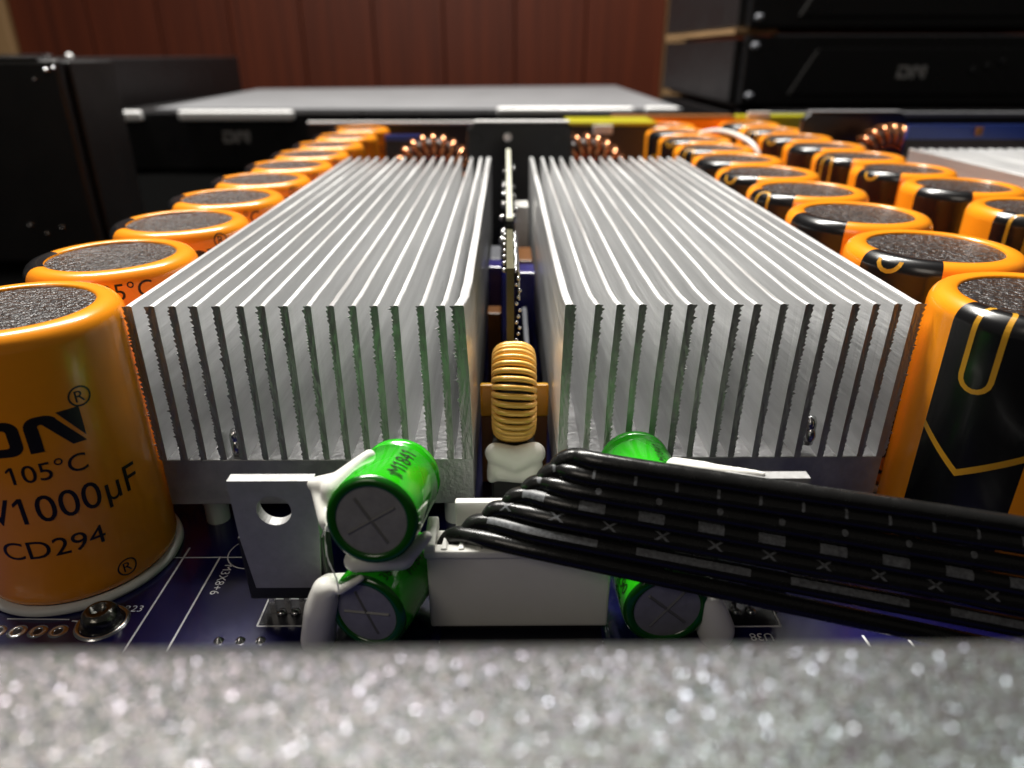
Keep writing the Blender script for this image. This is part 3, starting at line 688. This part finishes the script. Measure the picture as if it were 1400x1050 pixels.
# ================================================================== COILS
def winding(root, c, R, a, b, wr, turns, plane, m, per=22, cut=None):
    pts = []
    n = turns * per
    for k in range(n):
        th = 2 * math.pi * k / n; ph = 2 * math.pi * (k % per) / per
        q = 2.6   # rounded rectangular section
        cx = math.copysign(abs(math.cos(ph)) ** (2 / q), math.cos(ph)); sx = math.copysign(abs(math.sin(ph)) ** (2 / q), math.sin(ph))
        rr = R + b * cx; t = a * sx
        if plane == 'YZ': p = (c[0] + t, c[1] + rr * math.cos(th), c[2] + rr * math.sin(th))
        elif plane == 'XZ': p = (c[0] + rr * math.cos(th), c[1] + t, c[2] + rr * math.sin(th))
        else: p = (c[0] + rr * math.cos(th), c[1] + rr * math.sin(th), c[2] + t)
        pts.append(p)
    MB().tube(pts, wr, 8, closed=True).build('winding', m, root)
def core(root, c, R, a, b, plane):
    mb = MB(); vs = []; fs = []; n, k_ = 40, 12
    for i in range(n):
        th = 2 * math.pi * i / n
        for k in range(k_):
            ph = 2 * math.pi * k / k_; rr = R + b * math.cos(ph); t = a * math.sin(ph)
            if plane == 'YZ': vs.append((c[0] + t, c[1] + rr * math.cos(th), c[2] + rr * math.sin(th)))
            elif plane == 'XZ': vs.append((c[0] + rr * math.cos(th), c[1] + t, c[2] + rr * math.sin(th)))
            else: vs.append((c[0] + rr * math.cos(th), c[1] + rr * math.sin(th), c[2] + t))
    for i in range(n):
        for k in range(k_): fs.append((i * k_ + k, ((i + 1) % n) * k_ + k, ((i + 1) % n) * k_ + (k + 1) % k_, i * k_ + (k + 1) % k_))
    mb.add(vs, fs, True).build('core', M_core, root)
co = thing('toroid_coil', (1.2, 119.5, 8), 'gold enamelled wire coil standing between the two tall heat sinks', 'coil')
winding(co, (1.2, 119.6, 24.9), 6.4, 3.55, 2.5, 0.56, 36, 'YZ', M_enamel); core(co, (1.2, 119.6, 24.9), 6.4, 2.9, 2.0, 'YZ')
MB().box(-3.0, 5.4, 112.6, 127, 0.05, 13.5).build('mount', M_epoxy, co, bevel=.5)
for nm, lab, c in (('toroid_coil', 'copper wound coil at the rear end of the transistor heat sink', (-30.2, 308, 34)), ('toroid_coil', 'copper wound coil at the rear end of the cable side heat sink', (32.8, 308, 34)),
                   ('toroid_coil', 'copper wound coil behind the partly hidden far heat sink', (170, 332, 35.5))):
    t = thing(nm, (c[0], c[1], 0), lab, 'coil', 'copper wound coils'); winding(t, c, 13.2, 4.6, 4.0, 1.25, 24, 'XZ', M_copper, per=18); core(t, c, 13.2, 3.6, 3.0, 'XZ')
    MB().box(c[0] - 12, c[0] + 12, c[1] - 4.5, c[1] + 4.5, 0.05, c[2] - 17.5).build('mount', M_epoxy, t, bevel=.6)

# ================================================================== BETWEEN THE HEAT SINKS
db = thing('daughter_board', (0.6, 226, 0), 'upright board with a pale bare edge between the two tall heat sinks', 'circuit board')
MB().box(-.15, 1.45, 163, 292, 0.05, 47.2).build('board', M_pcbdark, db); MB().box(-.12, 1.42, 163.02, 291.98, 47.2, 48.0).build('bare_edge', M_edge, db, bevel=.15)
r_ = random.Random(4)
for k in range(26):
    sd = r_.choice((-1, 1)); y = 165 + 126 * (k / 26) ** 1.2; x = 0.65 + sd * (1.35 + r_.uniform(0, .5)); z = r_.uniform(38, 46.4)
    MB().ball((x, y, z), r_.uniform(.45, .95), 10, 7).build('solder_joint', M_solder, db)
d2 = thing('daughter_board', (0.6, 146, 0), 'dark olive edged upright board behind the gold coil', 'circuit board')
MB().box(-.1, 1.3, 129.5, 162.8, 0.05, 45.6).build('board', M_olive, d2)
for k in range(16):
    MB().ball((2.1 + .35 * math.sin(k * 2.1), 129.4 + .3 * math.cos(k), 25 + 1.25 * k), .42, 8, 6).build('solder_joint', M_solder, d2)
for k in range(20):
    y = 130.2 + 32 * k / 20
    MB().tube([(1.5, y, 44.6 + .4 * math.sin(k)), (1.9, y + .3, 45.4), (2.2, y + .6, 44.4), (2.3, y + .6, 39)], .22, 8).build('pin', M_solder, d2)
    if k % 3 == 1: MB().ball((-.5, y, 44.6), .5, 10, 7).build('solder_joint', M_solder, d2)
def part_box(name, m, b, label, cat, bevel=.3, group='small parts between the heat sinks'):
    c = ((b[0] + b[1]) / 2, (b[2] + b[3]) / 2, b[4]); o = MB().box(*b).build(name, m, None, bevel=bevel, org=c)
    o.location = [q * S for q in c]; return tag(o, label, cat, group)
fc = thing('film_capacitor', (1.6, 117, 0), 'yellow film capacitor block behind the gold coil', 'capacitor')
MB().box(-5.4, 8.2, 127.4, 128.9, 15.6, 22.6).build('face_plate', M_yellow, fc, bevel=.4); MB().box(-5.3, 8.1, 127.6, 128.8, 0.05, 15.5).build('lower_band', M_brownpart, fc, bevel=.2)
part_box('box_relay', M_bluepart, (-5.2, -1.4, 190, 198, .05, 29), 'small blue part against the pale edged upright board', 'component')
part_box('trimmer', M_bluepart, (2.6, 7.6, 188, 197, .05, 28), 'larger blue part against the pale edged upright board', 'component')
part_box('film_capacitor', M_brownpart, (-5.0, -1.6, 172, 178, .05, 22), 'amber block between heat sink and upright board', 'component')
part_box('film_capacitor', M_brownpart, (2.6, 7.4, 204, 220, .05, 27), 'brown amber block behind the larger blue part', 'component')
part_box('film_capacitor', M_greypart, (-5.0, -1.8, 206, 222, .05, 27), 'grey block behind the small blue part', 'component')
part_box('white_relay', M_white, (2.4, 6.8, 228, 238, .05, 38), 'white block under a bright solder lump', 'component')
part_box('pin_header', M_greypart, (4.0, 5.2, 139, 183, .05, 20), 'low grey strip along the cable side heat sink', 'component')

# ================================================================== REAR OF THE BOARD
bk = thing('black_bracket', (5.2, 303, 0), 'black rounded bracket plate at the rear between the copper coils', 'bracket')
MB().prism([(-16, 0.05), (26.5, 0.05), (26.5, 54), (24.5, 56.8), (-13, 56.8), (-16, 54)], -306, -301, Matrix.Rotation(rad(90), 4, 'X')).build('plate', M_blackgloss, bk, bevel=.8)
MB().box(-13, 25, 300.4, 306.4, 56.9, 57.5).build('top_edge', M_chrome, bk, bevel=.2)
MB().lathe([(.05, 1.2), (1.2, 1.0), (1.7, 0)], 16, Matrix.Translation((0.4, 300.9, 51.4)) @ Matrix.Rotation(rad(90), 4, 'X'), cap0=True).build('screw', M_chrome, bk)
for x in (-12.2, 20): MB().lathe([(2.2, .3), (2.4, 0)], 18, Matrix.Translation((x, 300.9, 51)) @ Matrix.Rotation(rad(90), 4, 'X')).build('rivet', M_black, bk)
bk = thing('black_bracket', (161, 352, 0), 'black rounded bracket plate behind the far copper coil', 'bracket')
MB().prism([(138, 0.05), (186, 0.05), (186, 55), (183.5, 57), (141, 57), (138, 54)], -356, -351, Matrix.Rotation(rad(90), 4, 'X')).build('plate', M_blackgloss, bk, bevel=.8)
MB().box(141, 183, 350.6, 356.4, 57.05, 57.7).build('top_edge', M_lid, bk, bevel=.2)
tb = thing('blue_board', (-44, 322, 0), 'small upright blue board behind the coil of the transistor heat sink', 'circuit board')
MB().box(-52, -36, 321, 322.6, .05, 48.0).build('board', M_pcbdark, tb); MB().box(-52, -36, 320.9, 322.7, 48.05, 50.2).build('top_strip', mat('blue_strip', lin(30, 60, 150), 0.3), tb)
tb = thing('blue_board', (200, 318, 0), 'long upright blue board behind the partly hidden far heat sink', 'circuit board')
MB().box(170, 262, 318, 319.6, 36, 54.5).build('board', mat('blue_mask', lin(36, 60, 140), 0.3, coat=.3), tb); MB().box(170, 262, 317.6, 319.4, .05, 48.6).build('lower_strip', mat('maroon_board', (0.02, 0.008, 0.01, 1), .4), tb)
MB().box(198.5, 201, 316.4, 317.5, 50.2, 53.6).build('terminal', M_brownpart, tb)
tr = thing('transformer', (45, 400, 0), 'yellow taped transformer behind the copper coil', 'transformer')
MB().box(32, 76, 385, 414, .05, 48.2).build('winding_block', M_core, tr, bevel=1); MB().box(31.5, 76.5, 384.5, 414.5, 48.3, 50.2).build('tape', M_yelgreen, tr, bevel=.4)
MB().box(44, 54, 383, 384.4, 44.5, 48.8).build('tag', M_white, tr, bevel=.4)
tr = thing('transformer', (147, 425, 0), 'green yellow taped transformer with a white tag behind the outer capacitors', 'transformer')
MB().box(128, 170, 423.5, 429, .05, 50.5).build('winding_block', M_yelgreen, tr, bevel=1); MB().box(134, 147, 421.9, 423.4, 48.6, 52.4).build('tag', M_white, tr, bevel=.6)
tr = thing('orange_transformer', (100, 421, 0), 'long orange taped block behind the row of capacitors', 'transformer')
MB().box(58, 126.5, 416.5, 428, .05, 49.6).build('winding_block', M_sleeve, tr, bevel=1.2); MB().box(58.5, 126, 416.8, 427.6, 49.65, 50.6).build('tape', M_brownpart, tr, bevel=.3)
o = MB().tube(spline([(91, 352, 47.8), (93.5, 343, 49.6), (97, 336, 50.2), (100.5, 326, 49.4), (104.5, 314, 46), (106.5, 309, 38), (107, 306, 20), (107, 305, 0.5)], 8), 1.1, 12).build('white_lead', M_white, None, org=(100, 330, 0))
o.location = (100 * S, 330 * S, 0); tag(o, 'white lead arching over the row of orange capacitors', 'wire')

# ================================================================== EQUIPMENT BEHIND
def logo(parent, x, y, z, h, m):
    mb = MB()
    for pl in logo_polys(): mb.prism([((a - 1.15) * h * 1.05, b * h) for a, b in pl], 0, 0.3, Matrix.Translation((x, y, z)) @ Matrix.Rotation(rad(90), 4, 'X'))
    mb.build('logo', m, parent)
ra = thing('rack_amplifier', (-95, 845, -12), 'flat black amplifier with grey steel lid and bright reflections built along its front edge', 'amplifier', 'black rack amplifiers')
lidp = [(-300, 652), (150, 648), (158, 1120), (-325, 1010)]
MB().prism([(-336, 645), (148, 645), (156, 1118), (-330, 1008)], -9, 37.4).build('case', M_black, ra, bevel=1)
MB().prism(lidp, 37.5, 39.2).build('lid', M_lid, ra, bevel=.4)
MB().box(-341, 150, 637, 644.8, -9, 36.8).build('front_panel', M_blackgloss, ra, bevel=1)
for a, b, z0, z1 in ((-327, -303, 30.5, 38.6), (-272, -177, 30.8, 38.9), (-8, 106, 35.0, 41.2), (115, 143, 36.4, 41.6)):
    MB().box(a, b, 630, 636.8, z0, z1).build('edge_reflection', M_chrome, ra, bevel=2.2, seg=4)  # pale pieces stand in for bright reflections on the panel's bevelled top edge
logo(ra, -228.4, 636.8, 12.8, 9.5, M_logo)
for x, z in ((-327, 21.6), (-330, -3.5)): MB().ball((x, 635.5, z), 3.2, sz=.8).build('panel_screw', M_chrome, ra)
for x in (-300, 110):
    for y in (670, 960): MB().lathe([(8, -11.9), (8, -9)], 16, Matrix.Translation((x, y, 0)), cap0=True).build('foot', M_black, ra)
nb_ = thing('steel_case', (-260, 366, -12), 'tall black steel case with screws beside the single row of orange capacitors', 'case')
MB().box(-360, -196, 352, 392, -11.9, 78.6).build('case', M_black, nb_, bevel=1); MB().box(-360, -198, 345, 351.8, -11.9, 79.6).build('front_panel', M_black, nb_, bevel=2, seg=3)
MB().box(-360, -206, 344.6, 351, 79.8, 80.4).build('top_edge', M_lid, nb_)
for x, z, r in ((-203, 75.0, 1.7), (-209, 71.4, 1.2), (-199.5, 76.0, 1.1), (-214, 6, 1.5), (-222, 3, 1.2), (-229, 7, 1.6)): MB().ball((x, 344.9, z), r, 10, 6, sz=.7).build('panel_screw', M_solder, nb_)
lb = thing('rack_amplifier', (-430, 850, -12), 'black amplifier case standing behind, against the red panelled wall', 'amplifier', 'black rack amplifiers')
MB().box(-520, -366.5, 646, 1074, -11.9, 77.4).build('case', M_black, lb, bevel=1)
MB().box(-520, -369.5, 636, 645.8, -11.9, 79.8).build('front_panel', M_blackgloss, lb, bevel=3, seg=4)
MB().box(-520, -372, 635.2, 645, 80.0, 80.9).build('top_edge', M_lid, lb)
MB().ball((-366, 660, 79.2), 2.8).build('cover_screw', M_chrome, lb)
def stack_unit(z0, z1, label, with_logo):
    u = thing('rack_amplifier', (330, 760, z0), label, 'amplifier', 'black rack amplifiers')
    MB().box(183, 560, 632, 905, z0 + 1, z1 - 3).build('case', M_black, u, bevel=1)
    MB().box(189, 560, 620, 631.8, z0, z1 - 1).build('front_panel', M_blackgloss, u, bevel=1.4)
    MB().prism([(225, z0 + 7), (520, z0 + 7), (500, z1 - 9), (245, z1 - 9)], -619.8, -617, Matrix.Rotation(rad(90), 4, 'X')).build('face_step', M_blackgloss, u, bevel=2)
    for z in (z0 + 7, z1 - 8): MB().ball((196, 619.3, z), 3.6, sz=.8).build('panel_screw', M_greypart, u)
    if with_logo: logo(u, 322.4, 616.9, z0 + 20, 9.5, M_logo)
    MB().box(214, 560, 624, 640, z1 - .9, z1 + .2).build('top_edge', M_greypart, u)
    for k in range(3): MB().lathe([(3.2, 3), (3, 0)], 16, Matrix.Translation((372 + 11 * k, 617, z0 + 26 + 3 * k)) @ Matrix.Rotation(rad(90), 4, 'X'), cap0=True).build('knob', M_black, u)
    return u
stack_unit(-12, 40, 'lowest black amplifier of the stack, mostly hidden behind the capacitors', False)
stack_unit(43.5, 95, 'middle black amplifier of the stack with a grey logo', True)
stack_unit(100, 152, 'topmost black amplifier of the stack, cut off above', False)
part_box('wood_spacer', M_tan, (181, 215, 628, 900, 95.6, 99.6), 'tan wood spacer between the two upper stacked amplifiers', 'spacer', .3, 'wood spacers')
part_box('wood_spacer', M_black, (192, 240, 640, 900, 40.4, 43.3), 'dark spacer on top of the lowest stacked amplifier', 'spacer', .3, 'wood spacers')
for o in bpy.data.objects:
    if '_o' in o: del o['_o']
